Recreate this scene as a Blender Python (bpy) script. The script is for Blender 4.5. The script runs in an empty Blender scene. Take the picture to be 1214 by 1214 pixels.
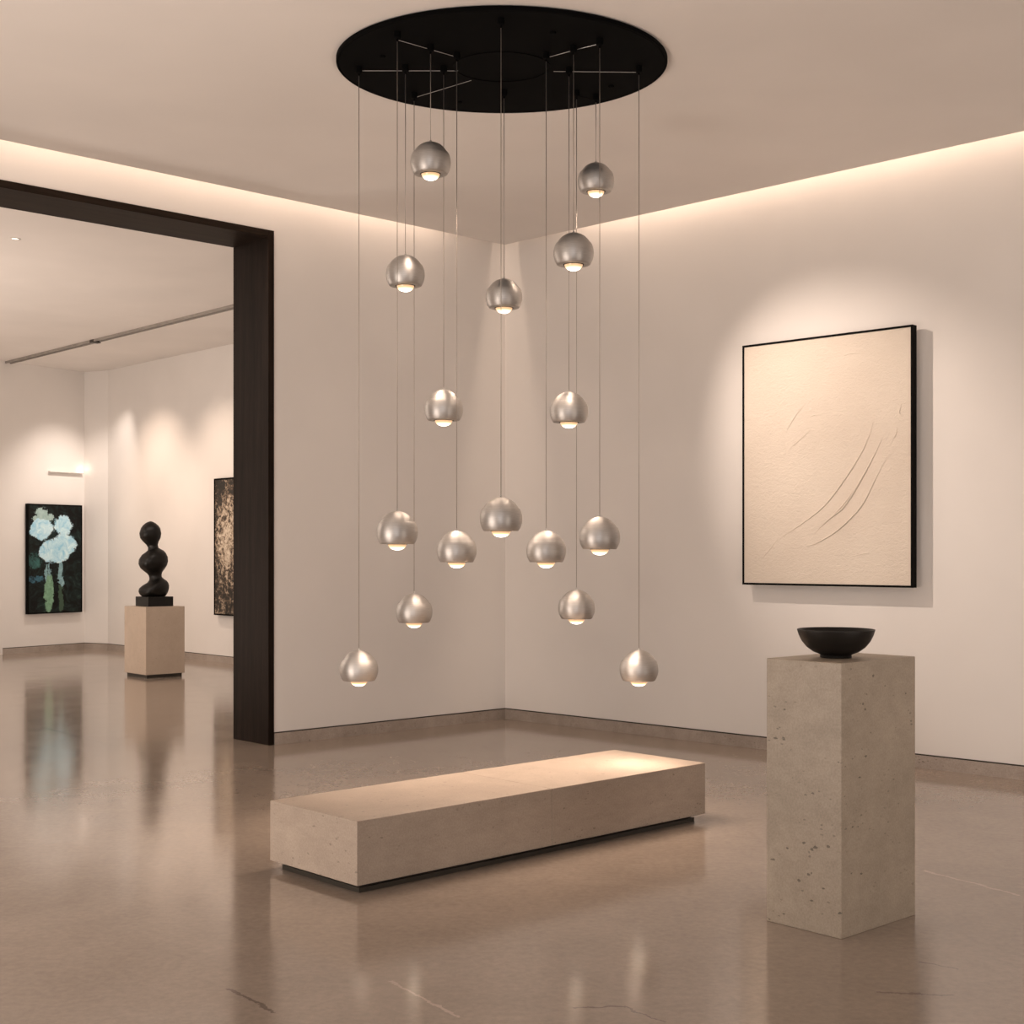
import bpy, bmesh, math, random
from mathutils import Vector, Matrix
random.seed(7)
C = bpy.context.scene.collection
PI = math.pi

# ---------------------------------------------------------------- camera, world, exposure
F, HZ, CX, EYE = 1600.0, 655.0, 607.0, 1.5       # focal length and horizon in pixels of the 1214 frame, eye height in metres
cam_d = bpy.data.cameras.new('camera'); cam = bpy.data.objects.new('camera', cam_d); C.objects.link(cam)
cam.location = (0, 0, EYE); cam.rotation_euler = (PI/2, 0, 0)
cam_d.sensor_width = 36; cam_d.sensor_fit = 'HORIZONTAL'; cam_d.lens = 36*F/1214
cam_d.shift_y = (HZ-607)/1214; cam_d.clip_end = 200
bpy.context.scene.camera = cam
w = bpy.data.worlds.new('world'); bpy.context.scene.world = w; w.use_nodes = True
w.node_tree.nodes['Background'].inputs[0].default_value = (0.9, 0.75, 0.65, 1)
w.node_tree.nodes['Background'].inputs[1].default_value = 0.15
vs = bpy.context.scene.view_settings
vs.view_transform = 'Standard'; vs.look = 'None'; vs.exposure = 0.38; vs.gamma = 1.0; vs.use_curve_mapping = False

WARM = (1.0, 0.77, 0.60); SOFT = (1.0, 0.86, 0.75); COOL = (1.0, 0.95, 0.93)
def aim(o, target):
    o.rotation_euler = (Vector(target)-o.location).to_track_quat('-Z', 'Y').to_euler()
def area(name, loc, target, sx, sy, power, col, spread=PI):
    l = bpy.data.lights.new(name, 'AREA'); l.shape = 'RECTANGLE'; l.size = sx; l.size_y = sy; l.energy = power; l.color = col; l.spread = spread
    o = bpy.data.objects.new(name, l); C.objects.link(o); o.location = loc; aim(o, target); return o
def spot(name, loc, target, power, ang, blend, col, rad=0.04):
    l = bpy.data.lights.new(name, 'SPOT'); l.energy = power; l.spot_size = math.radians(ang); l.spot_blend = blend; l.color = col; l.shadow_soft_size = rad
    o = bpy.data.objects.new(name, l); C.objects.link(o); o.location = loc; aim(o, target); return o

# ---------------------------------------------------------------- room geometry constants
CORNER = Vector((-0.061, 12.183))
DL = Vector((-(2350-607), -F)).normalized()      # along the left wall, away from the corner
DR = Vector(((607+1067), -F)).normalized()       # along the right wall, away from the corner
NL = Vector((-DL.y, DL.x));  NL = NL if NL.dot(-CORNER) > 0 else -NL     # into the room
NR = Vector((-DR.y, DR.x));  NR = NR if NR.dot(-CORNER) > 0 else -NR
ZC = 4.232
JAMB = 2.445          # outer edge of the portal frame, metres from the corner
OPEN_END = 9.2
def ray(px, py=None, Y=1.0): return Vector(((px-CX)/F*Y, Y, EYE-((py if py is not None else HZ)-HZ)/F*Y))
def floor_pt(px, py):
    Y = F*EYE/(py-HZ); return Vector(((px-CX)/F*Y, Y))
def hit(px, py, p0, d):    # where a sight line meets the vertical plane through p0 along d: (distance along d, height, xy)
    a = (px-CX)/F          # x = a*Y
    Y = (p0.x*d.y - p0.y*d.x)/(a*d.y - d.x)
    p = Vector((a*Y, Y)); return (p-p0).dot(d), EYE-(py-HZ)/F*Y, p
G1 = floor_pt(100, 769.2); G0 = floor_pt(3, 776.2); G2 = floor_pt(128, 770.3); g275 = floor_pt(275, 787)
DG = (g275-G2).normalized(); G3 = G2 + DG*(g275-G2).length*2.72
DF = (G0-G1).normalized()

# ---------------------------------------------------------------- lights of the rooms
# main room: unseen fill lights added overhead for ambient, no fittings there
area('overhead_fill_light', (-3.5, 0.5, 4.15), (-3.5, 0.5, 0), 4, 3, 40, SOFT)
area('overhead_fill_light', (3.0, -1.5, 4.15), (3.0, -1.5, 0), 4, 3, 12, SOFT)
area('rear_fill_light', (-1.2, -5.6, 2.0), (-1.0, 8, 2.0), 5, 3.2, 145, COOL)  # added frontal fill, the rear wall has no glazing
area('upward_fill_light', (-3.6, 4.2, 0.4), (-1.4, 7.2, 4.2), 2.2, 2.2, 130, SOFT)  # added fill to lift the ceiling, no fitting stands here
area('upward_fill_light', (3.6, 2.5, 0.4), (2.6, 6.0, 4.2), 2.2, 2.2, 60, SOFT)  # weaker added ceiling fill on the right, out of view
area('gallery_upward_fill', (-8.5, 12.0, 0.4), (-8.0, 13.0, 4.2), 3, 3, 210, SOFT)  # added fill to lift the gallery ceiling, out of view
# cove strips: a thin run of light in the slot between the ceiling slab and each wall
GAP = 0.15
def cove(a, b, n, power):
    m = (a+b)/2 + n*0.09
    o = area('cove_light', (m.x, m.y, ZC+0.36), (m.x-n.x*0.045, m.y-n.y*0.045, ZC-0.3), (b-a).length, 0.05, power, WARM)
    d = (b-a).normalized(); z = Vector((-n.x*0.12, -n.y*0.12, -1)).normalized()*-1
    x = Vector((d.x, d.y, 0)); y = z.cross(x).normalized(); x = y.cross(z)
    o.rotation_euler = Matrix((x, y, z)).transposed().to_euler()
cove(CORNER+DL*0.75, CORNER+DL*14, NL, 56)
cove(CORNER+DR*0.9, CORNER+DR*14, NR, 62)

# ================================================================= materials
def new_mat(name):
    m = bpy.data.materials.new(name); m.use_nodes = True
    nt = m.node_tree; return m, nt, nt.nodes['Principled BSDF']
class N:
    """small helper around a node tree"""
    def __init__(s, nt): s.nt = nt
    def n(s, typ, **kw):
        x = s.nt.nodes.new(typ)
        for k, v in kw.items(): setattr(x, k, v)
        return x
    def l(s, a, b): s.nt.links.new(a, b)
    def val(s, sock, v):
        if hasattr(v, 'node'): s.l(v, sock)
        elif v is not None: sock.default_value = v
    def math(s, op, a, b=None, c=None, clamp=False):
        x = s.n('ShaderNodeMath', operation=op, use_clamp=clamp)
        for i, v in enumerate((a, b, c)):
            if v is not None: s.val(x.inputs[i], v)
        return x.outputs[0]
    def coords(s, scale=(1, 1, 1), loc=(0, 0, 0)):
        t = s.n('ShaderNodeTexCoord'); m = s.n('ShaderNodeMapping'); m.inputs['Scale'].default_value = scale; m.inputs['Location'].default_value = loc
        s.l(t.outputs['Object'], m.inputs['Vector']); return m.outputs[0]
    def noise(s, vec, scale, detail=4, rough=0.5, dist=0):
        x = s.n('ShaderNodeTexNoise'); s.l(vec, x.inputs['Vector']); x.inputs['Scale'].default_value = scale
        x.inputs['Detail'].default_value = detail; x.inputs['Roughness'].default_value = rough; x.inputs['Distortion'].default_value = dist
        return x.outputs['Fac']
    def ramp(s, fac, stops):
        x = s.n('ShaderNodeValToRGB'); s.l(fac, x.inputs[0]); e = x.color_ramp.elements
        while len(e) < len(stops): e.new(0.5)
        for q, (p, c) in zip(e, stops):
            q.position = p; q.color = (*c, 1) if len(c) == 3 else c
        return x.outputs[0]
    def grey(s, fac, a, b): return s.ramp(fac, [(a, (0, 0, 0)), (b, (1, 1, 1))])
    def mix(s, fac, a, b, mode='MIX'):
        x = s.n('ShaderNodeMix', data_type='RGBA', blend_type=mode); s.val(x.inputs[0], fac)
        for i, v in ((6, a), (7, b)):
            if hasattr(v, 'node'): s.l(v, x.inputs[i])
            else: x.inputs[i].default_value = (*v, 1)
        return x.outputs[2]
    def bump(s, h, strength, dist, bsdf, prev=None):
        x = s.n('ShaderNodeBump'); s.l(h, x.inputs['Height']); x.inputs['Strength'].default_value = strength; x.inputs['Distance'].default_value = dist
        if prev: s.l(prev, x.inputs['Normal'])
        s.l(x.outputs[0], bsdf.inputs['Normal']); return x.outputs[0]

def plaster(name, col, var=0.03):
    m, nt, b = new_mat(name); k = N(nt); v = k.coords()
    f = k.noise(v, 0.8, 3)
    c2 = tuple(x*(1-var*2) for x in col)
    k.l(k.ramp(f, [(0.35, c2), (0.65, col)]), b.inputs['Base Color']); b.inputs['Roughness'].default_value = 0.75
    b.inputs['Specular IOR Level'].default_value = 0.25
    k.bump(k.noise(v, 60, 4), 0.06, 0.004, b); return m
M_WALL = plaster('white plaster', (0.80, 0.765, 0.735))
M_CEIL = plaster('ceiling plaster', (0.80, 0.755, 0.72))

def segment_mask(k, x, y, a, b, width):
    """1 near the segment a-b of the floor plan"""
    dx, dy = b[0]-a[0], b[1]-a[1]; L = math.hypot(dx, dy); dx /= L; dy /= L
    rx = k.math('SUBTRACT', x, a[0]); ry = k.math('SUBTRACT', y, a[1])
    t = k.math('ADD', k.math('MULTIPLY', rx, dx), k.math('MULTIPLY', ry, dy))
    p = k.math('ABSOLUTE', k.math('SUBTRACT', k.math('MULTIPLY', rx, dy), k.math('MULTIPLY', ry, dx)))
    near = k.math('LESS_THAN', p, width)
    return k.math('MULTIPLY', near, k.math('MULTIPLY', k.math('GREATER_THAN', t, 0), k.math('LESS_THAN', t, L)))

def concrete_floor():
    m, nt, b = new_mat('polished concrete'); k = N(nt); v = k.coords()
    big = k.noise(v, 0.45, 5, 0.55, 0.6); mid = k.noise(v, 2.2, 8, 0.65, 0.8); fine = k.noise(v, 30, 6, 0.7)
    base = k.ramp(big, [(0.3, (0.246, 0.196, 0.157)), (0.52, (0.306, 0.246, 0.200)), (0.72, (0.365, 0.297, 0.242))])
    base = k.mix(0.35, base, k.ramp(mid, [(0.3, (0.221, 0.178, 0.145)), (0.7, (0.383, 0.315, 0.259))]))
    base = k.mix(0.18, base, k.ramp(fine, [(0.35, (0.15, 0.11, 0.09)), (0.65, (0.45, 0.36, 0.3))]))
    # small dark scuffs and hairline cracks
    sc = k.math('MULTIPLY', k.grey(k.noise(k.coords((1, 2.2, 1)), 9, 8, 0.75, 1.5), 0.66, 0.72), k.grey(k.noise(k.coords((1, 1, 1), (3, 1, 0)), 0.9, 2), 0.55, 0.7))
    base = k.mix(k.math('MULTIPLY', sc, 0.06), base, (0.10, 0.075, 0.06))
    # warp the plan coordinates so that cracks wander
    nz = k.n('ShaderNodeTexNoise'); nz.inputs['Scale'].default_value = 7; nz.inputs['Detail'].default_value = 9; nz.inputs['Roughness'].default_value = 0.7; k.l(v, nz.inputs['Vector'])
    ad = k.n('ShaderNodeVectorMath', operation='MULTIPLY_ADD'); k.l(nz.outputs['Color'], ad.inputs[0]); ad.inputs[1].default_value = (0.10, 0.10, 0); ad.inputs[2].default_value = (0, 0, 0)
    ad2 = k.n('ShaderNodeVectorMath', operation='ADD'); k.l(v, ad2.inputs[0]); k.l(ad.outputs[0], ad2.inputs[1])
    sx = k.n('ShaderNodeSeparateXYZ'); k.l(ad2.outputs[0], sx.inputs[0]); X, Y = sx.outputs[0], sx.outputs[1]
    off = Vector((0.05, 0.05))
    def seg(p, q): return tuple(floor_pt(*p)+off), tuple(floor_pt(*q)+off)
    dark = None
    for (p, q, wd) in [((50, 862), (140, 886), .012), ((270, 1172), (325, 1200), .007), ((676, 1196), (742, 1193), .006), ((742, 1193), (790, 1212), .004), ((1087, 1140), (1140, 1150), .005), ((1040, 1176), (1130, 1180), .006)]:
        a, c = seg(p, q); s_ = segment_mask(k, X, Y, a, c, wd)
        dark = s_ if dark is None else k.math('MAXIMUM', dark, s_)
    base = k.mix(k.math('MULTIPLY', dark, 0.55), base, (0.07, 0.05, 0.04))
    light = None
    for (p, q, wd) in [((462, 1163), (541, 1206), .006), ((1095, 1032), (1210, 1062), .009)]:
        a, c = seg(p, q); s_ = segment_mask(k, X, Y, a, c, wd)
        light = s_ if light is None else k.math('MAXIMUM', light, s_)
    base = k.mix(k.math('MULTIPLY', light, 0.45), base, (0.62, 0.50, 0.42))
    k.l(base, b.inputs['Base Color'])
    r = k.n('ShaderNodeMapRange'); k.l(mid, r.inputs[0]); r.inputs[1].default_value = 0.3; r.inputs[2].default_value = 0.7; r.inputs[3].default_value = 0.10; r.inputs[4].default_value = 0.15
    k.l(r.outputs[0], b.inputs['Roughness']); b.inputs['IOR'].default_value = 1.75
    n1 = k.bump(k.noise(v, 5, 3), 0.10, 0.006, b)
    k.bump(k.noise(v, 45, 2), 0.02, 0.001, b, n1)
    return m
M_FLOOR = concrete_floor()

def travertine(name, c1, c2, c3, pit=0.5, stretch=(1, 1, 3.2), rough=0.5):
    m, nt, b = new_mat(name); k = N(nt); v = k.coords(stretch); vr = k.coords()
    n1 = k.noise(v, 1.6, 6, 0.6, 0.5); n2 = k.noise(v, 9, 6, 0.65, 0.3); n3 = k.noise(vr, 120, 3, 0.7)
    base = k.ramp(n1, [(0.3, c1), (0.5, c2), (0.7, c3)])
    base = k.mix(0.35, base, k.ramp(n2, [(0.35, c1), (0.65, c3)]))
    base = k.mix(0.18, base, k.ramp(n3, [(0.4, tuple(x*0.45 for x in c1)), (0.6, c3)]))
    vo = k.n('ShaderNodeTexVoronoi'); k.l(k.coords((1, 1, 2.0)), vo.inputs['Vector']); vo.inputs['Scale'].default_value = 24
    d = vo.outputs['Distance']; clus = k.grey(k.noise(k.coords((1, 1, 1.6), (5, 2, 1)), 5.0, 5, 0.6), 0.50, 0.64)
    pits = k.math('MULTIPLY', k.math('LESS_THAN', k.math('ADD', d, k.math('MULTIPLY', k.noise(vr, 70, 3), 0.35)), 0.35), clus)
    vb = k.n('ShaderNodeTexVoronoi'); k.l(k.coords((1, 1, 1.5), (1.3, .7, .2)), vb.inputs['Vector']); vb.inputs['Scale'].default_value = 13
    big = k.math('MULTIPLY', k.math('LESS_THAN', k.math('ADD', vb.outputs['Distance'], k.math('MULTIPLY', k.noise(k.coords((1, 1, 1.8)), 42, 5, 0.7), 0.55)), 0.37), k.grey(k.noise(k.coords((1, 1, 1), (2, 7, 3)), 3.0, 3), 0.46, 0.56))
    pits = k.math('MAXIMUM', pits, big)
    base = k.mix(k.math('MULTIPLY', pits, pit), base, tuple(x*0.28 for x in c1))
    k.l(base, b.inputs['Base Color']); b.inputs['Roughness'].default_value = rough; b.inputs['Specular IOR Level'].default_value = 0.35
    h = k.math('SUBTRACT', k.math('MULTIPLY', n3, 0.25), pits)
    k.bump(h, 0.35, 0.004, b); return m
M_BENCH = travertine('bench travertine', (0.33, 0.265, 0.215), (0.39, 0.318, 0.26), (0.46, 0.38, 0.315), 0.45, (1, 1, 2.6), 0.45)
M_PED = travertine('pedestal travertine', (0.28, 0.232, 0.18), (0.35, 0.29, 0.228), (0.43, 0.36, 0.285), 0.75, (1.4, 1.4, 2.0), 0.42)
M_PED2 = travertine('pale limestone', (0.46, 0.36, 0.28), (0.52, 0.42, 0.33), (0.58, 0.47, 0.38), 0.3, (1, 1, 1), 0.55)
M_BASE = travertine('speckled baseboard stone', (0.26, 0.215, 0.18), (0.37, 0.31, 0.265), (0.48, 0.41, 0.36), 0.55, (1, 1, 1), 0.5)

def simple(name, col, rough, metal=0, spec=0.5):
    m, nt, b = new_mat(name); k = N(nt); v = k.coords()
    f = k.noise(v, 12, 4); c2 = tuple(x*0.85 for x in col)
    k.l(k.ramp(f, [(0.35, c2), (0.65, col)]), b.inputs['Base Color'])
    b.inputs['Roughness'].default_value = rough; b.inputs['Metallic'].default_value = metal; b.inputs['Specular IOR Level'].default_value = spec
    return m
M_BLACK = simple('black powder coat', (0.0035, 0.0035, 0.0035), 0.75, 0, 0.03)
M_FRAME = simple('black picture frame', (0.004, 0.0036, 0.0032), 0.6, 0, 0.05)
M_GAPSHADE = simple('dark baseboard gap shade', (0.03, 0.022, 0.017), 0.6)  # dark colour stands in for shade inside the baseboard gap
M_PLINTH = simple('dark steel plinth', (0.045, 0.038, 0.03), 0.4, 0.3)
M_CABLE = simple('steel cable', (0.42, 0.37, 0.33), 0.45, 0.7)
M_WIRE = simple('silver wire', (0.75, 0.72, 0.70), 0.35, 0.8)
M_BRONZE = simple('black patinated bronze', (0.006, 0.005, 0.004), 0.36, 0, 0.3)
M_BOWL = simple('dark glazed bowl', (0.010, 0.008, 0.0065), 0.42, 0, 0.3)
M_TRACK = simple('grey ceiling track metal', (0.38, 0.35, 0.32), 0.5, 0.4)
M_WHITE = simple('white enamel', (0.78, 0.74, 0.70), 0.4)

def dark_wood(name, stretch, c1, c2):
    m, nt, b = new_mat(name); k = N(nt); v = k.coords(stretch)
    n1 = k.noise(v, 6, 6, 0.6, 0.3); n2 = k.noise(v, 45, 4, 0.6)
    base = k.mix(0.4, k.ramp(n1, [(0.3, c1), (0.7, c2)]), k.ramp(n2, [(0.35, c1), (0.65, c2)]))
    k.l(base, b.inputs['Base Color']); b.inputs['Roughness'].default_value = 0.5; b.inputs['Specular IOR Level'].default_value = 0.06
    k.bump(n2, 0.12, 0.002, b); return m
M_WOODV = dark_wood('dark stained oak upright', (3, 3, 0.12), (0.006, 0.0038, 0.0027), (0.026, 0.0165, 0.012))
M_WOODH = dark_wood('dark stained oak lintel', (0.12, 3, 3), (0.008, 0.0055, 0.004), (0.032, 0.021, 0.015))

def brushed():
    m, nt, b = new_mat('brushed satin nickel'); k = N(nt); v = k.coords((1, 1, 0.05))
    f = k.noise(k.coords((1, 1, 30)), 25, 3)
    k.l(k.ramp(f, [(0.3, (0.47, 0.455, 0.44)), (0.7, (0.57, 0.55, 0.535))]), b.inputs['Base Color'])
    b.inputs['Metallic'].default_value = 1; b.inputs['Roughness'].default_value = 0.50
    b.inputs['Anisotropic'].default_value = 0.5; b.inputs['Anisotropic Rotation'].default_value = 0.25
    t = k.n('ShaderNodeTangent', direction_type='RADIAL', axis='Z'); k.l(t.outputs[0], b.inputs['Tangent'])
    return m
M_NICKEL = brushed()
def emissive(name, col, strength):
    m, nt, b = new_mat(name); b.inputs['Base Color'].default_value = (*col, 1)
    b.inputs['Emission Color'].default_value = (*col, 1); b.inputs['Emission Strength'].default_value = strength; return m
def lens_mat():
    m, nt, b = new_mat('lit lamp lens'); k = N(nt); t = k.n('ShaderNodeTexCoord'); s = k.n('ShaderNodeSeparateXYZ'); k.l(t.outputs['Object'], s.inputs[0])
    r = k.math('SQRT', k.math('ADD', k.math('POWER', s.outputs[0], 2), k.math('POWER', s.outputs[1], 2)))
    c = k.ramp(k.math('DIVIDE', r, 0.052), [(0.45, (1, 0.93, 0.82)), (0.72, (1, 0.72, 0.42)), (0.95, (0.55, 0.36, 0.2))])
    k.l(c, b.inputs['Emission Color']); k.l(c, b.inputs['Base Color'])
    k.l(k.math('MULTIPLY', k.grey(k.math('DIVIDE', r, 0.052), 1.0, 0.3), 1.0), b.inputs['Emission Strength'])
    e = k.n('ShaderNodeMapRange'); k.l(r, e.inputs[0]); e.inputs[1].default_value = 0.018; e.inputs[2].default_value = 0.045; e.inputs[3].default_value = 5.0; e.inputs[4].default_value = 0.7
    k.l(e.outputs[0], b.inputs['Emission Strength']); b.inputs['Roughness'].default_value = 0.1; return m
M_LENS = lens_mat()

# ================================================================= mesh helpers
def link(name, bm, mat, parent=None, smooth=False, bevel=0.0):
    me = bpy.data.meshes.new(name); bm.normal_update(); bm.to_mesh(me); bm.free(); me.materials.append(mat)
    if smooth:
        for p in me.polygons: p.use_smooth = True
    o = bpy.data.objects.new(name, me); C.objects.link(o)
    if parent is not None: o.parent = parent
    if bevel:
        b = o.modifiers.new('bevel', 'BEVEL'); b.width = bevel; b.segments = 2; b.limit_method = 'ANGLE'
    return o
def thing(name, label, cat, loc=(0, 0, 0), rz=0, group=None):
    o = bpy.data.objects.new(name, None); C.objects.link(o); o.location = loc; o.rotation_euler = (0, 0, rz); o.empty_display_size = 0.1
    o['label'] = label; o['category'] = cat
    if group: o['group'] = group
    return o
def tag(o, label, cat, group=None):
    o['label'] = label; o['category'] = cat
    if group: o['group'] = group
    return o
def structure(o): o['kind'] = 'structure'; return o
def prism(bm, pts, z0, z1):
    lo = [bm.verts.new((p[0], p[1], z0)) for p in pts]; hi = [bm.verts.new((p[0], p[1], z1)) for p in pts]; n = len(pts)
    bm.faces.new(lo[::-1]); bm.faces.new(hi)
    for i in range(n): bm.faces.new((lo[i], lo[(i+1) % n], hi[(i+1) % n], hi[i]))
    bmesh.ops.recalc_face_normals(bm, faces=bm.faces)
def box(bm, x0, x1, y0, y1, z0, z1): prism(bm, [(x0, y0), (x1, y0), (x1, y1), (x0, y1)], z0, z1)
def wallbox(bm, a, b, n, t0, t1, z0, z1):   # slab along a-b between offsets t0..t1 along n
    prism(bm, [a+n*t0, b+n*t0, b+n*t1, a+n*t1], z0, z1)
def lathe(bm, prof, seg=48):
    rings = []
    for r, z in prof:
        if r < 1e-6: rings.append([bm.verts.new((0, 0, z))])
        else: rings.append([bm.verts.new((r*math.cos(2*PI*i/seg), r*math.sin(2*PI*i/seg), z)) for i in range(seg)])
    for a, b in zip(rings, rings[1:]):
        for i in range(seg):
            j = (i+1) % seg
            if len(a) == 1 and len(b) == 1: continue
            if len(a) == 1: bm.faces.new((a[0], b[i], b[j]))
            elif len(b) == 1: bm.faces.new((a[i], b[0], a[j]))
            else: bm.faces.new((a[i], b[i], b[j], a[j]))
    bmesh.ops.recalc_face_normals(bm, faces=bm.faces)
def tube(bm, pts, r, seg=8, taper=False):
    rings = []; n = len(pts)
    for i, p in enumerate(pts):
        p = Vector(p); d = (Vector(pts[min(i+1, n-1)])-Vector(pts[max(i-1, 0)])).normalized()
        u = d.cross(Vector((0, 0, 1)) if abs(d.z) < 0.9 else Vector((1, 0, 0))).normalized(); v = d.cross(u)
        rr = r*(math.sin(PI*(0.08+0.84*i/(n-1))) if taper else 1)
        rings.append([bm.verts.new(p+u*rr*math.cos(2*PI*k/seg)+v*rr*math.sin(2*PI*k/seg)) for k in range(seg)])
    for a, b in zip(rings, rings[1:]):
        for k in range(seg): bm.faces.new((a[k], b[k], b[(k+1) % seg], a[(k+1) % seg]))
    bm.faces.new(rings[0][::-1]); bm.faces.new(rings[-1])
    bmesh.ops.recalc_face_normals(bm, faces=bm.faces)
def smooth_path(pts, n=24):    # Catmull-Rom
    P = [Vector(p) for p in pts]; P = [2*P[0]-P[1]]+P+[2*P[-1]-P[-2]]; out = []
    segs = len(P)-3
    for i in range(n+1):
        t = i/n*segs; s = min(int(t), segs-1); t -= s; a, b, c, d = P[s:s+4]
        out.append(0.5*((2*b)+(-a+c)*t+(2*a-5*b+4*c-d)*t*t+(-a+3*b-3*c+d)*t*t*t))
    return out

# ================================================================= the building
LEFT_END = CORNER+DL*16.0; RIGHT_END = CORNER+DR*15.0
BL, BR = Vector((-5.0, -6.0)), Vector((5.0, -6.0))
WT = 0.497                                             # thickness of the wall with the portal
WALL_TOP = ZC+0.50
bm = bmesh.new(); prism(bm, [(-19, -7), (15, -7), (15, 23), (-19, 23)], -0.12, 0.0); structure(link('floor', bm, M_FLOOR))

bm = bmesh.new()
jin = JAMB-0.004
wallbox(bm, CORNER-DL*0.6, CORNER+DL*jin, -NL, 0, WT, 0, WALL_TOP)
wallbox(bm, CORNER+DL*jin, CORNER+DL*OPEN_END, -NL, 0, WT, 4.003, WALL_TOP)
wallbox(bm, CORNER+DL*OPEN_END, LEFT_END, -NL, 0, WT, 0, WALL_TOP)
structure(link('wall_left', bm, M_WALL))
bm = bmesh.new(); wallbox(bm, CORNER, RIGHT_END, -NR, 0, 0.3, 0, WALL_TOP); structure(link('wall_right', bm, M_WALL))
def out_n(a, b):
    d = (b-a).normalized(); n = Vector((-d.y, d.x)); return n if n.dot((a+b)/2-Vector((0, 5))) > 0 else -n
for nm, a, b in (('wall_rear_left', LEFT_END, BL), ('wall_rear', BL, BR), ('wall_rear_right', BR, RIGHT_END)):
    bm = bmesh.new(); wallbox(bm, a, b, out_n(a, b), 0, 0.3, 0, WALL_TOP); structure(link(nm, bm, M_WALL))

# dropped ceiling slab that stops short of both walls, and the lid of the light slot above it
def cross(p, d, q, e):
    t = ((q-p).x*e.y-(q-p).y*e.x)/(d.x*e.y-d.y*e.x); return p+d*t
sc = cross(CORNER+NL*GAP, DL, CORNER+NR*GAP, DR)
bm = bmesh.new(); prism(bm, [sc, LEFT_END+NL*GAP, BL, BR, RIGHT_END+NR*GAP], ZC, ZC+0.09); structure(link('ceiling', bm, M_CEIL))
bm = bmesh.new(); prism(bm, [CORNER+Vector((0, .3)), LEFT_END-NL*.2, BL-Vector((.2, .2)), BR+Vector((.2, -.2)), RIGHT_END-NR*.2], WALL_TOP, WALL_TOP+0.1); structure(link('ceiling_upper', bm, M_CEIL))

# further gallery
ZG = 4.31
def offs(a, b):
    d = (b-a).normalized(); n = Vector((-d.y, d.x)); return n
gl1 = Vector((-10.5, 15.5)); gl2 = Vector((-17.0, 6.0)); gl3 = LEFT_END-NL*WT
for nm, a, b in (('wall_gallery_far', G1, G0), ('wall_gallery_corner', G2, G1), ('wall_gallery_right', G3, G2), ('wall_gallery_left', G0, gl1), ('wall_gallery_near', gl1, gl2), ('wall_gallery_end', gl2, gl3)):
    d = (b-a).normalized(); n = Vector((-d.y, d.x)); ctr = Vector((-6, 14))
    if n.dot((a+b)/2-ctr) < 0: n = -n
    bm = bmesh.new(); wallbox(bm, a, b, n, 0, 0.25, 0, ZG+0.1); structure(link(nm, bm, M_WALL))
bm = bmesh.new(); cb = CORNER-NL*(WT-0.1)
prism(bm, [cb-DL*0.5, LEFT_END-NL*(WT-0.1), gl2, gl1, G0+Vector((-.1, .1)), G1+Vector((-.05, .15)), G2+Vector((.1, .1)), G3+Vector((.1, .1))], ZG, ZG+0.1)
structure(link('ceiling_gallery', bm, M_CEIL))

# baseboards of speckled stone with a dark strip painted as the gap's shade along their top
BH = 0.088
def baseboard(name, runs, shade_name):
    bm = bmesh.new(); bg = bmesh.new()
    for a, b, n in runs:
        wallbox(bm, a, b, n, -0.002, 0.014, 0, BH); wallbox(bg, a, b, n, -0.002, 0.006, BH, BH+0.009)
    structure(link(name, bm, M_BASE)); structure(link(shade_name, bg, M_GAPSHADE))
baseboard('baseboard_left', [(CORNER, CORNER+DL*(JAMB-0.005), NL), (CORNER+DL*(OPEN_END+.01), LEFT_END, NL)], 'gap_shade_trim_1')
baseboard('baseboard_right', [(CORNER, RIGHT_END, NR)], 'gap_shade_trim_2')
def inw(a, b):
    d = (b-a).normalized(); n = Vector((-d.y, d.x)); return n if n.dot(Vector((-6, 14))-(a+b)/2) > 0 else -n
baseboard('baseboard_gallery', [(G1, G0, inw(G1, G0)), (G2, G1, inw(G2, G1)), (G3, G2, inw(G3, G2))], 'gap_shade_trim_3')

# portal frame: dark wood lining the full thickness of the wall
portal = thing('portal_frame', 'wide dark wood lining framing the opening to the second gallery', 'door frame', (CORNER.x+DL.x*JAMB, CORNER.y+DL.y*JAMB, 0), math.atan2(DL.y, DL.x))
# local x runs along the wall away from the corner, local y is -NL or NL
ysgn = 1 if Vector((-DL.y, DL.x)).dot(NL) > 0 else -1
def pbox(bm, x0, x1, d0, d1, z0, z1):       # d: depth into the wall from its face
    ya, yb = sorted((-d0*ysgn, -d1*ysgn)); box(bm, x0, x1, ya, yb, z0, z1)
FW = 0.052; L_ = OPEN_END-JAMB; PT = 4.007
bm = bmesh.new(); pbox(bm, 0, FW, -0.012, WT+0.012, 0, PT); link('jamb', bm, M_WOODV, portal, bevel=.002)
bm = bmesh.new(); pbox(bm, L_-FW, L_, -0.012, WT+0.012, 0, PT); link('jamb', bm, M_WOODV, portal, bevel=.002)
bm = bmesh.new(); pbox(bm, FW, L_-FW, -0.012, WT+0.012, PT-FW, PT); link('lintel', bm, M_WOODH, portal, bevel=.002)

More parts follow.
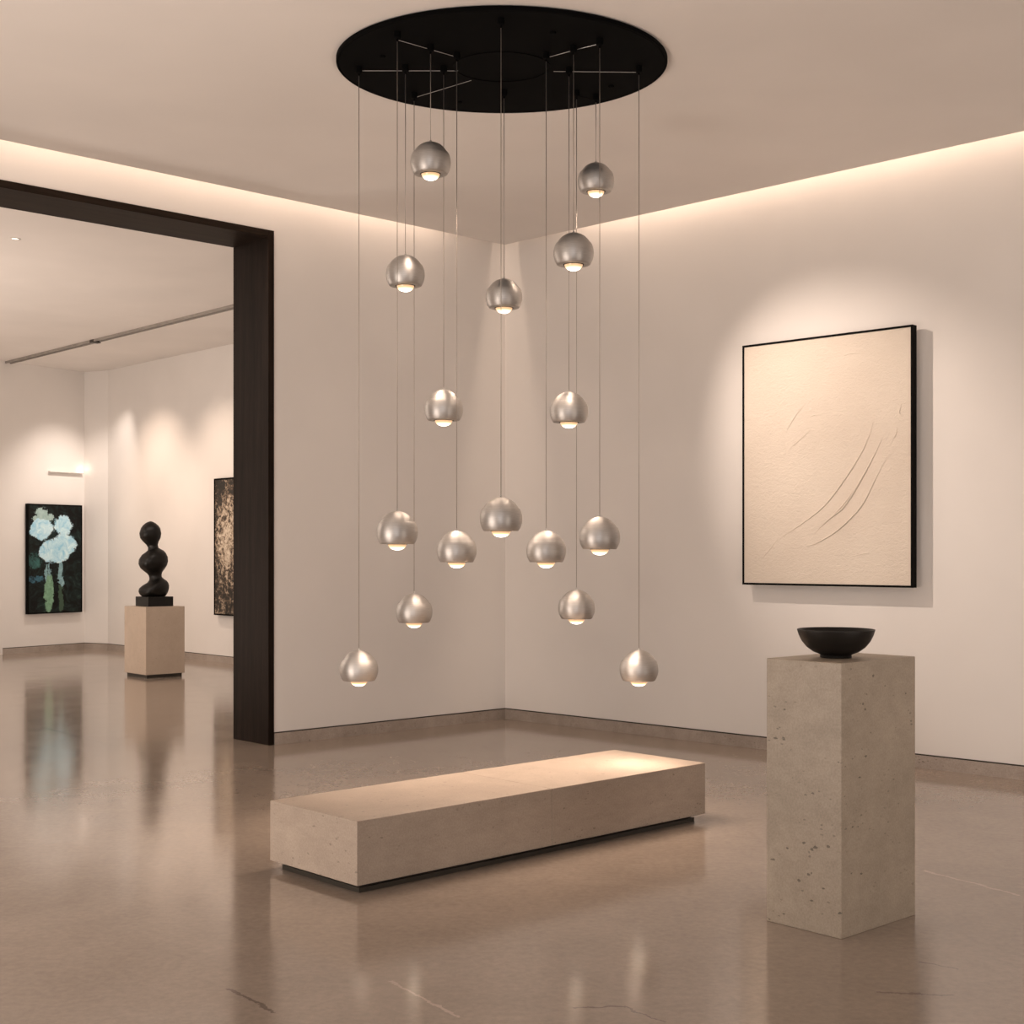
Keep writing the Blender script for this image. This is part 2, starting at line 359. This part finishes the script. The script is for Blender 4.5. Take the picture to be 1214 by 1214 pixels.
# ceiling track of the further gallery
def ceil_pt(px, py, z):
    Y = F*(z-EYE)/(HZ-py); return Vector(((px-CX)/F*Y, Y))
t0 = ceil_pt(5, 430, ZG); t1 = ceil_pt(262, 366, ZG); td = (t1-t0); t1b = t1+td*0.5; tm = ceil_pt(112, 403, ZG)
tr = thing('ceiling_track', 'long slim grey lighting track on the ceiling of the second gallery', 'lighting track', (t0.x, t0.y, ZG), math.atan2(td.y, td.x))
bm = bmesh.new(); box(bm, 0, td.length*1.5, -0.05, -0.032, -0.03, 0); box(bm, 0, td.length*1.5, 0.032, 0.05, -0.03, 0); box(bm, 0, td.length*1.5, -0.032, 0.032, -0.008, 0); link('rail', bm, M_TRACK, tr)
bm = bmesh.new(); box(bm, -0.03, 0.0, -0.055, 0.055, -0.035, 0); link('end_cap', bm, M_WHITE, tr)
ml = (tm-t0).length
bm = bmesh.new(); box(bm, ml-.05, ml+.05, -0.055, 0.055, -0.04, -0.0); link('joiner', bm, M_PLINTH, tr)

# recessed downlight
dl = ceil_pt(18, 283, ZG)
rd = thing('recessed_downlight', 'tiny lit round downlight in the ceiling seen through the opening', 'ceiling light', (dl.x, dl.y, ZG))
bm = bmesh.new(); lathe(bm, [(0.030, 0), (0.046, 0), (0.046, -0.006), (0.030, -0.003)]); link('trim_ring', bm, M_WHITE, rd, True)
bm = bmesh.new(); lathe(bm, [(0, -0.001), (0.030, -0.001), (0.030, -0.002), (0, -0.002)]); link('diffuser', bm, emissive('warm diffuser', (1, .85, .68), 1.3), rd)

# unseen overhead fill added to brighten the further gallery
area('gallery_overhead_fill', (-9.0, 11.0, ZG-0.1), (-9.0, 11.0, 0), 4, 3, 150, SOFT)
area('gallery_overhead_fill', (-3.6, 14.0, ZG-0.1), (-4.0, 14.6, 0), 1.5, 1.5, 25, SOFT)

# ================================================================= pictures
def picture(name, label, p0, d, n, px0, px1, y_l, y_r, depth, fw, back=0.0):
    """a framed picture hanging on the plane p0+d; y_l / y_r are (top, bottom) of its ends; returns empty whose local x runs along d, z up, -y into the room"""
    q0 = p0+n*depth
    a = [hit(px0, y, q0, d) for y in y_l]; b = [hit(px1, y, q0, d) for y in y_r]
    x0, x1 = a[0][0], b[0][0]; zt = (a[0][1]+b[0][1])/2; zb = (a[1][1]+b[1][1])/2
    flip = x1 < x0
    W, H = abs(x1-x0), zt-zb
    base = p0+d*x0
    rz = math.atan2(d.y, d.x)+(PI if flip else 0)
    e = thing(name, label, 'painting', (base.x, base.y, zb), rz)
    loc_n = Matrix.Rotation(-rz, 2) @ n
    sg = -1 if loc_n.y < 0 else 1
    assert sg == -1
    bm = bmesh.new()
    for (xa, xb, za, zb_) in ((0, W, H-fw, H), (0, W, 0, fw), (0, fw, fw, H-fw), (W-fw, W, fw, H-fw)): box(bm, xa, xb, -depth, -0.002-back, za, zb_)
    link('frame', bm, M_FRAME, e)
    if back:
        for za in (.80, .14): bm = bmesh.new(); box(bm, W*.15, W*.85, -0.003-back, 0, H*za, H*(za+.06)); link('hanging_batten', bm, M_FRAME, e)
    return e, W, H, q0, x0, zb, (-1 if flip else 1)

# large pale relief painting on the right wall
ep, W, H, q0, x0, zb, fs = picture('relief_painting', 'large cream textured relief painting in thin black frame above the tall pedestal', CORNER, DR, NR, 880, 1082, (411, 693), (383.5, 697), 0.105, 0.015, 0.045)
def canvas_cream():
    m, nt, b = new_mat('cream plaster canvas'); k = N(nt); v = k.coords()
    n1 = k.noise(v, 1.5, 4); n2 = k.noise(k.coords((1, 1, 1.6)), 22, 8, 0.7, 1.2); n3 = k.noise(v, 90, 4)
    base = k.ramp(n1, [(0.3, (0.66, 0.575, 0.49)), (0.7, (0.73, 0.65, 0.56))])
    k.l(base, b.inputs['Base Color']); b.inputs['Roughness'].default_value = 0.7; b.inputs['Specular IOR Level'].default_value = 0.2
    n = k.bump(n2, 0.6, 0.014, b); k.bump(n3, 0.2, 0.003, b, n); return m
M_CREAM = canvas_cream()
strokes = [([(655, 480), (625, 570), (560, 680), (480, 785), (400, 850), (310, 910)], .006),
 ([(688, 540), (650, 620), (612, 690), (550, 790), (490, 840), (437, 893)], .007),
 ([(665, 590), (615, 680), (560, 765), (510, 820), (460, 862)], .005),
 ([(703, 610), (655, 705), (620, 775), (580, 825), (520, 880), (450, 922), (402, 935)], .007),
 ([(405, 425), (370, 470), (338, 525)], .004), ([(740, 505), (735, 530), (722, 552)], .005), ([(470, 460), (440, 462), (425, 470)], .004),
 ([(432, 510), (390, 550), (340, 592)], .004), ([(535, 252), (575, 240), (640, 238)], .004), ([(755, 420), (748, 455), (765, 470)], .005),
 ([(310, 905), (285, 940), (245, 985)], .004), ([(560, 975), (610, 962), (645, 958)], .004)]
bm = bmesh.new(); fw = 0.015
box(bm, fw, W-fw, -0.100, -0.052, fw, H-fw)
for st, r in strokes:
    pts = []
    for X, Y in st:
        a = hit(820+X/3.0355, 340+Y/3.035, q0-NR*0.005, DR); pts.append(((a[0]-x0)*fs, -0.0995, a[1]-zb))
    tube(bm, smooth_path(pts, 26), r, 6, taper=True)
cv = link('canvas', bm, M_CREAM, ep)

# small flower painting in the further gallery
def paint_mat(W, H):
    m, nt, b = new_mat('flower painting pigment'); k = N(nt); t = k.n('ShaderNodeTexCoord')
    nz = k.n('ShaderNodeTexNoise'); nz.inputs['Scale'].default_value = 7; nz.inputs['Detail'].default_value = 8; nz.inputs['Roughness'].default_value = 0.75; k.l(t.outputs['Object'], nz.inputs['Vector'])
    ad = k.n('ShaderNodeVectorMath', operation='MULTIPLY_ADD'); k.l(nz.outputs['Color'], ad.inputs[0]); ad.inputs[1].default_value = (0.26, 0, 0.26); ad.inputs[2].default_value = (-0.13, 0, -0.13)
    a2 = k.n('ShaderNodeVectorMath', operation='ADD'); k.l(t.outputs['Object'], a2.inputs[0]); k.l(ad.outputs[0], a2.inputs[1])
    s = k.n('ShaderNodeSeparateXYZ'); k.l(a2.outputs[0], s.inputs[0])
    u = k.math('DIVIDE', s.outputs[0], W); v = k.math('DIVIDE', s.outputs[2], H)
    def blob(cu, cv_, ru, rv):
        x = k.math('POWER', k.math('DIVIDE', k.math('SUBTRACT', u, cu), ru), 2); y = k.math('POWER', k.math('DIVIDE', k.math('SUBTRACT', v, cv_), rv), 2)
        return k.math('SMOOTH_MIN', 1.0, k.math('MULTIPLY', k.math('SUBTRACT', 1.0, k.math('ADD', x, y)), 6.0), 0.1, clamp=True)
    def mx(lst):
        o = lst[0]
        for q in lst[1:]: o = k.math('MAXIMUM', o, q)
        return o
    vec = t.outputs['Object']
    streak = k.noise(vec, 5, 6, 0.7, 1.5)
    bg = k.ramp(streak, [(0.45, (0.003, 0.003, 0.003)), (0.6, (0.010, 0.022, 0.020)), (0.72, (0.04, 0.075, 0.06))])
    col = k.mix(mx([blob(.14, .49, .13, .08)]), bg, k.mix(k.grey(streak, .42, .6), (0.006, 0.012, 0.012), (0.05, 0.15, 0.14)))
    col = k.mix(mx([blob(.14, .31, .16, .03)]), col, k.mix(k.grey(streak, .42, .6), (0.004, 0.01, 0.014), (0.06, 0.17, 0.24)))
    green = k.mix(k.noise(vec, 25, 4), (0.07, 0.17, 0.10), (0.30, 0.52, 0.36))
    col = k.mix(mx([blob(.385, .18, .085, .19)]), col, green)
    col = k.mix(mx([blob(.60, .14, .05, .14)]), col, (0.05, 0.09, 0.06))
    stem = k.mix(k.noise(vec, 25, 4), (0.06, 0.16, 0.20), (0.40, 0.62, 0.66))
    col = k.mix(mx([blob(.33, .38, .025, .08), blob(.385, .40, .02, .08), blob(.59, .40, .045, .10), blob(.62, .30, .05, .05)]), col, stem)
    grey = k.mix(k.noise(vec, 14, 5), (0.16, 0.30, 0.29), (0.55, 0.70, 0.68))
    col = k.mix(mx([blob(.25, .92, .12, .05), blob(.18, .86, .11, .035), blob(.38, .88, .11, .035)]), col, grey)
    fl = k.mix(k.grey(k.noise(vec, 8, 6, 0.65, 1.0), 0.35, 0.65), (0.30, 0.62, 0.80), (0.72, 0.92, 0.98))
    col = k.mix(mx([blob(.26, .775, .215, .098), blob(.64, .81, .175, .095), blob(.40, .575, .20, .10), blob(.67, .63, .23, .105), blob(.56, .53, .20, .065)]), col, fl)
    k.l(col, b.inputs['Base Color']); b.inputs['Roughness'].default_value = 0.45; b.inputs['Specular IOR Level'].default_value = 0.2
    k.bump(k.noise(vec, 30, 5), 0.2, 0.004, b); return m
ef, W, H, *_ = picture('flower_painting', 'tall dark painting of pale blue blossoms on the far gallery wall', G0, (G1-G0).normalized(), inw(G1, G0), 33, 97.5, (597, 727.5), (599, 726.5), 0.06, 0.02)
bm = bmesh.new(); box(bm, .02, W-.02, -0.055, -0.01, .02, H-.02); link('canvas', bm, paint_mat(W, H), ef)

# speckled painting half hidden by the portal
def speckle_mat(W, H):
    m, nt, b = new_mat('speckled black and cream pigment'); k = N(nt); t = k.n('ShaderNodeTexCoord'); s = k.n('ShaderNodeSeparateXYZ'); vec = t.outputs['Object']; k.l(vec, s.inputs[0])
    u = k.math('DIVIDE', s.outputs[0], W); v = k.math('DIVIDE', s.outputs[2], H)
    du = k.math('DIVIDE', k.math('SUBTRACT', u, 0.32), 0.33); dv = k.math('DIVIDE', k.math('SUBTRACT', v, 0.55), 0.42)
    glow = k.math('SUBTRACT', 1.0, k.math('ADD', k.math('POWER', du, 2), k.math('POWER', dv, 2)), clamp=True)
    n = k.noise(vec, 17, 7, 0.72, 0.8); n2 = k.noise(k.coords((1, 1, .4)), 6, 4, 0.6)
    f = k.math('ADD', k.math('ADD', n, k.math('MULTIPLY', glow, 0.16)), k.math('MULTIPLY', k.math('SUBTRACT', n2, 0.5), 0.35))
    col = k.ramp(f, [(0.50, (0.012, 0.009, 0.006)), (0.57, (0.12, 0.08, 0.05)), (0.64, (0.48, 0.38, 0.28)), (0.76, (0.75, 0.66, 0.54))])
    k.l(col, b.inputs['Base Color']); b.inputs['Roughness'].default_value = 0.5
    k.bump(n, 0.3, 0.006, b); return m
nG = inw(G3, G2)
es, W, H, *_ = picture('speckled_painting', 'black and cream speckled painting partly hidden behind the portal upright', G2, DG, nG, 253.5, 300, (569, 729), (562.5, 732), 0.07, 0.02)
bm = bmesh.new(); box(bm, .02, W-.02, -0.062, -0.01, .02, H-.02); link('canvas', bm, speckle_mat(W, H), es)

# slim wall light above the flower painting
nF = inw(G1, G0); dF = (G1-G0).normalized()
h0 = hit(57, 558, G0, dF); h1 = hit(97, 558, G0, dF)
wl = thing('wall_light', 'slim white shelf-like wall light above the flower painting', 'wall light', (G0.x+dF.x*h0[0], G0.y+dF.y*h0[0], h0[1]-.02), math.atan2(dF.y, dF.x))
LW = h1[0]-h0[0]
bm = bmesh.new(); box(bm, 0, LW, -0.05, 0, 0, 0.014); link('shelf', bm, M_WHITE, wl, bevel=.003)
bm = bmesh.new(); box(bm, LW-.09, LW-.02, -0.045, -0.01, 0.014, 0.035); link('lamp_module', bm, emissive('lamp glow', (1, .9, .78), 1.1), wl)
lp = Vector((wl.location.x+dF.x*(LW-.02), wl.location.y+dF.y*(LW-.02), h0[1]+.06))
pl = bpy.data.lights.new('wall_light_glow', 'POINT'); pl.energy = 0.15; pl.color = WARM; pl.shadow_soft_size = .03
po = bpy.data.objects.new('wall_light_glow', pl); C.objects.link(po); po.location = (lp.x+nF.x*.07, lp.y+nF.y*.07, lp.z)

# ================================================================= bench
def dirs(a): return Vector((math.cos(a), math.sin(a))), Vector((-math.sin(a), math.cos(a)))
BX, BY, BA, BW, BLn, BZ0, BZ1 = -0.6776, 5.8998, 0.7523, 0.6882, 2.4078, 0.04, 0.3243
bench = thing('stone_bench', 'long low travertine bench on a recessed dark plinth below the pendants', 'bench', (BX, BY, 0), BA)
SEAM = 1.20
bm = bmesh.new(); box(bm, 0, SEAM-.0006, 0, BW, BZ0, BZ1); link('stone_slab', bm, M_BENCH, bench, bevel=.003)
bm = bmesh.new(); box(bm, SEAM+.0006, BLn, 0, BW, BZ0, BZ1); link('stone_slab', bm, M_BENCH, bench, bevel=.003)
bm = bmesh.new(); box(bm, 0.035, BLn-.06, 0.03, BW-.05, 0, BZ0-.018); box(bm, 0.05, BLn-.075, 0.045, BW-.065, BZ0-.018, BZ0); link('plinth', bm, M_PLINTH, bench)

# ================================================================= pedestals
PX, PY, PA, PW, PL, PH = 1.2769, 5.2307, 0.7347, 0.3584, 0.5285, 1.070
ped = tag(link('pedestal', (lambda b: (box(b, 0, PL, 0, PW, 0.0, PH), b)[1])(bmesh.new()), M_PED, bevel=.003), 'tall travertine pedestal with pitted sides carrying the black bowl', 'pedestal')
ped.location = (PX, PY, 0); ped.rotation_euler = (0, 0, PA)
QX, QY, QA, QW, QL, QH = -4.3523, 16.0454, 0.7346, 0.5613, 0.5098, 0.848
pd2 = thing('pedestal', 'short pale stone pedestal in the second gallery under the black sculpture', 'pedestal', (QX, QY, 0), QA)
bm = bmesh.new(); box(bm, 0, QL, 0, QW, 0.04, QH); link('stone_block', bm, M_PED2, pd2, bevel=.004)
bm = bmesh.new(); box(bm, .025, QL-.025, .025, QW-.025, 0, 0.04); link('plinth', bm, M_PLINTH, pd2)

# bowl
u, v = dirs(PA); by = 5.53
bm = bmesh.new(); lathe(bm, [(0, .004), (.050, .004), (.056, 0), (.062, 0), (.064, .004), (.062, .010), (.066, .014), (.092, .024), (.118, .043), (.138, .068), (.150, .093), (.156, .112), (.1565, .115), (.154, .1165), (.151, .114), (.144, .094), (.131, .068), (.110, .045), (.080, .027), (.040, .019), (0, .017)], 72)
bowl = link('bowl', bm, M_BOWL, None, True); bowl.location = ((991-CX)/F*by, by, PH)
tag(bowl, 'wide black footed bowl standing on the tall travertine pedestal', 'bowl')

# sculpture of stacked rounded forms
cq = Vector((QX, QY))+dirs(QA)[0]*QL/2+dirs(QA)[1]*QW/2
sy = cq.y; mpp = sy/F; k_ = mpp/5.78
sx = (183.0-CX)/F*sy
sculp = thing('abstract_sculpture', 'black sculpture of three stacked rounded forms on the short pedestal', 'sculpture', (sx, sy, QH), 0)
rows = [(97, 219, 225, 0), (101, 205, 240, 0), (110, 188, 257, 0), (125, 172, 276, .02), (145, 160, 290, .03), (180, 149, 297, .03), (212, 154, 291, .02), (236, 171, 277, .0), (258, 193, 270, -.02), (278, 204, 275, -.02), (292, 203, 292, -.01), (304, 188, 312, .0), (320, 165, 326, .02), (350, 147, 341, .04), (380, 145, 344, .045), (408, 157, 336, .04), (432, 180, 318, .02), (450, 200, 302, 0), (466, 210, 297, -.01), (482, 214, 298, -.01), (496, 214, 312, 0), (512, 200, 334, .01), (528, 170, 345, .03), (546, 150, 351, .045), (568, 145, 350, .045), (590, 150, 341, .04), (606, 160, 328, .03), (613, 168, 320, .02)]
xc0 = (183-140)*5.78
import itertools
bm = bmesh.new(); SEG = 40; rings = []
for (yy, a, b_, dep) in rows:
    z = (678-yy)*k_; cxr = ((a+b_)/2-xc0)*k_; rx = (b_-a)/2*k_; ring = []
    ry = rx*0.85
    for i in range(SEG):
        t = 2*PI*i/SEG; c, s = math.cos(t), math.sin(t)
        # rounded section with a crease that turns with height and faces the viewer
        crease = -PI/2+0.35*math.sin(yy/115*PI)
        dd = math.atan2(math.sin(t-crease), math.cos(t-crease))
        bump_ = 0.24*math.exp(-abs(dd)*3.6)
        flat = -0.05*math.exp(-((abs(dd)-0.7)/0.35)**2)
        q = 1+(bump_+flat)*(1 if rx > 0.1 else .4)
        # the shoulders tilt: right side stands higher than the left
        ring.append(bm.verts.new((cxr+rx*c, (ry*s*q)-dep*0.5, z+0.10*rx*c*(1 if 280 < yy < 600 else 0)*(1 if yy < 560 else (600-yy)/40))))
    rings.append(ring)
for r1, r2 in zip(rings, rings[1:]):
    for i in range(SEG): bm.faces.new((r1[i], r2[i], r2[(i+1) % SEG], r1[(i+1) % SEG]))
bm.faces.new(rings[0]); bm.faces.new(rings[-1][::-1]); bmesh.ops.recalc_face_normals(bm, faces=bm.faces)
body = link('body', bm, M_BRONZE, sculp, True)
bm = bmesh.new(); hw = (378-120)/2*k_*0.74; cxb = (249-xc0)*k_
prism(bm, [(cxb+hw*1.38*math.cos(t), hw*1.38*math.sin(t)) for t in [QA+PI/4+i*PI/2 for i in range(4)]], 0, 66*k_); link('base', bm, M_BRONZE, sculp, bevel=.004)

# ================================================================= chandelier canopy
ZD = ZC-0.028; _yn, _yf = F*(ZD-EYE)/(HZ-12), F*(ZD-EYE)/(HZ-134.5); CYc = (_yn+_yf)/2; RY = (_yf-_yn)/2; CXc, RX = (595-CX)/F*CYc, 195.5/F*CYc
can = thing('canopy', 'large round flat black ceiling canopy carrying the globe pendants', 'ceiling canopy', (CXc, CYc, ZC))
def ell(bm, prof, seg=128):
    lathe(bm, prof, seg)
    for vv in bm.verts: vv.co.x *= RX; vv.co.y *= RY
h = ZD-ZC
bm = bmesh.new(); ell(bm, [(0, 0), (.985, 0), (1.0, -.006), (1.0, h+.004), (.996, h), (.988, h), (.985, h+.004), (.982, h), (.29, h), (.287, h+.006), (.284, h), (0, h)])
link('disc', bm, M_BLACK, can, False)
bm = bmesh.new(); ell(bm, [(.282, h), (.282, h-.004), (.296, h-.004), (.296, h)]); link('centre_ring', bm, M_BLACK, can)
def disc_pt(px, py):
    p = ceil_pt(px, py, ZD); return p
def cp(X, Y): return (380+X*.3542, Y*.3542)      # coordinates noted on an enlarged view of the canopy
for X, Y in ((778, 107), (208, 187), (465, 341), (973, 287)):
    p = disc_pt(*cp(X, Y)); bm = bmesh.new(); lathe(bm, [(0, 0), (.016, 0), (.016, -.008), (.010, -.012), (0, -.012)], 6)
    o = link('screw', bm, M_BLACK, can); o.location = (p.x-CXc, p.y-CYc, h)
FREE = ((460, 237), (505, 269), (780, 239))
def wire(pts, mat=M_WIRE):
    bm = bmesh.new(); P = []
    for X, Y in pts:
        dz = .003 if (X, Y) in FREE else .006
        p = ceil_pt(*cp(X, Y), ZD-dz); P.append((p.x-CXc, p.y-CYc, h-dz))
    tube(bm, P, .0014, 6); link('wire', bm, mat, can)
wire([(262, 135), (366, 165), (452, 190)]); wire([(130, 237), (284, 237), (460, 237)]); wire([(318, 326), (505, 269)])
wire([(762, 192), (848, 168), (928, 148)]); wire([(780, 239), (1060, 242)]); wire([(858, 320), (916, 333)], M_BLACK)

# ================================================================= globe pendants
PXM = 0.00463
def globe_pendant_parts(root):
    S = PXM
    dome = [(0, 0)]+[(21.5*math.sin(a), -21.5*(1-math.cos(a))) for a in [i*math.acos(9.3/21.5)/12 for i in range(1, 13)]]
    shell = [(19.6, -12.1), (20.2, -12.2), (20.6, -12.8)]+[(23.3*math.cos(a), -23.5+23.3*math.sin(a)) for a in [math.radians(24-i*(24+34)/12) for i in range(13)]]
    shell += [(18.6, -36.9), (12.4, -36.9), (11.6, -36.3), (11.4, -34), (0, -34)]
    bm = bmesh.new(); lathe(bm, [(r*S, z*S) for r, z in dome+shell], 56)
    for v_ in bm.verts: pass
    sh = link('lamp_shade', bm, M_NICKEL, root, True)
    sh.data.set_sharp_from_angle(angle=math.radians(38))
    bm = bmesh.new(); lathe(bm, [(11.0*S, -35.8*S), (10.7*S, -37.6*S), (9.5*S, -39.8*S), (7.2*S, -42.0*S), (4*S, -43.3*S), (0, -43.8*S)], 40)
    link('lens', bm, M_LENS, root, True)
    bm = bmesh.new(); lathe(bm, [(11.9*S, -36.6*S), (11.6*S, -37.3*S), (11.1*S, -37.3*S), (11.1*S, -36.6*S)], 40); link('lens_ring', bm, M_BLACK, root, True)
    bm = bmesh.new(); lathe(bm, [(0, 2.2*S), (.7*S, 2.2*S), (1.0*S, 1.6*S), (1.3*S, 0), (1.3*S, -.6*S)], 20); link('cable_grip', bm, M_NICKEL, root, True)
pend = [ # cable x, canopy y (pixels), pixel height of the globe's top, label
 (510.5, 60, 168.5, 'topmost globe pendant at upper left, hanging closest to the black canopy'),
 (706.5, 118, 193, 'upper right globe pendant hanging just below the right side of the canopy'),
 (680, 61, 276, 'second highest globe pendant on the right, directly under the canopy edge pair'),
 (480.6, 84, 302.5, 'second highest globe pendant on the left, hanging level with portal top'),
 (597.5, 113, 330.5, 'globe pendant before the room corner near the ceiling, higher of the central two'),
 (526, 85, 462, 'mid-height globe pendant left of the room corner, alone at its level on that side'),
 (674.5, 87, 464.5, 'mid-height globe pendant right of the room corner, between ceiling and lower cluster'),
 (471, 45, 606, 'left end globe pendant in the lower row of five'),
 (541.5, 69, 629, 'lower row globe pendant just left of the central room corner pendant'),
 (594, 29, 589.5, 'globe pendant before the room corner, lower of the central two'),
 (647.5, 69, 629, 'lower row globe pendant just right of the central room corner pendant'),
 (711, 53, 612.5, 'right end globe pendant in the lower row of five'),
 (491, 116, 703.5, 'globe pendant second lowest on the left side, above the left bench end'),
 (683.5, 114, 699, 'globe pendant second lowest on the right side, above the bench'),
 (425.5, 86, 770.5, 'lowest globe pendant on the left, hanging nearest the bench'),
 (757.5, 85, 770.5, 'lowest globe pendant on the right, hanging nearest the bench'),
]
proto = None
PLIGHT = bpy.data.lights.new('pendant_light', 'SPOT'); PLIGHT.energy = 16; PLIGHT.spot_size = math.radians(125); PLIGHT.spot_blend = 0.9; PLIGHT.color = WARM; PLIGHT.shadow_soft_size = 0.045
for (px, cy, ty, lab) in pend:
    p = ceil_pt(px, cy, ZD-0.03)
    ztop = EYE-(ty-HZ)/F*p.y
    root = bpy.data.objects.new('globe_pendant', None); root.empty_display_size = .1; C.objects.link(root); root.location = (p.x, p.y, ztop)
    tag(root, lab, 'pendant lamp', 'brushed metal globe pendants hanging from the round canopy')
    if proto is None: globe_pendant_parts(root); proto = root; kids = list(root.children)
    else:
        for ch in kids:
            c = ch.copy(); C.objects.link(c); c.parent = root
    bm = bmesh.new(); tube(bm, [(0, 0, 2*PXM), (0, 0, ZD-.03-ztop)], .0019, 8); link('cable', bm, M_CABLE, root, True)
    bm = bmesh.new(); lathe(bm, [(0, 0), (.019, 0), (.019, -.030), (.013, -.036), (.006, -.036), (.004, -.048), (0, -.048)], 20)
    g = link('cable_gland', bm, M_BLACK, root); g.location = (0, 0, ZD-ztop)
    lo = bpy.data.objects.new('pendant_light', PLIGHT); C.objects.link(lo); lo.parent = root; lo.location = (0, 0, -44.5*PXM)

# ================================================================= accent spotlights (ceiling heads outside the picture)
pc = CORNER+DR*((ep.location.xy-CORNER).dot(DR)+0.85)
lp = pc+NR*2.3-DR*1.5
spot('picture_spot', (lp.x, lp.y, 4.15), (pc.x, pc.y, 2.2), 340, 50, 1.0, (1.0, 0.82, 0.69), .03)
# sculpture wash and painting spots of the further gallery
gs = hit(190, 600, G2, DG)
gp = gs[2]+nG*1.5
spot('gallery_spot', (gp.x, gp.y, 4.2), (gs[2].x, gs[2].y, 1.7), 150, 80, 1.0, WARM, .03)
gs = hit(265, 600, G2, DG); gp = gs[2]+nG*1.5
spot('gallery_spot', (gp.x, gp.y, 4.2), (gs[2].x, gs[2].y, 1.7), 110, 80, 1.0, WARM, .03)
gs = hit(66, 640, G0, dF); gp = gs[2]+nF*1.4
spot('gallery_spot', (gp.x, gp.y, 4.2), (gs[2].x, gs[2].y, 1.5), 150, 75, 1.0, SOFT, .03)
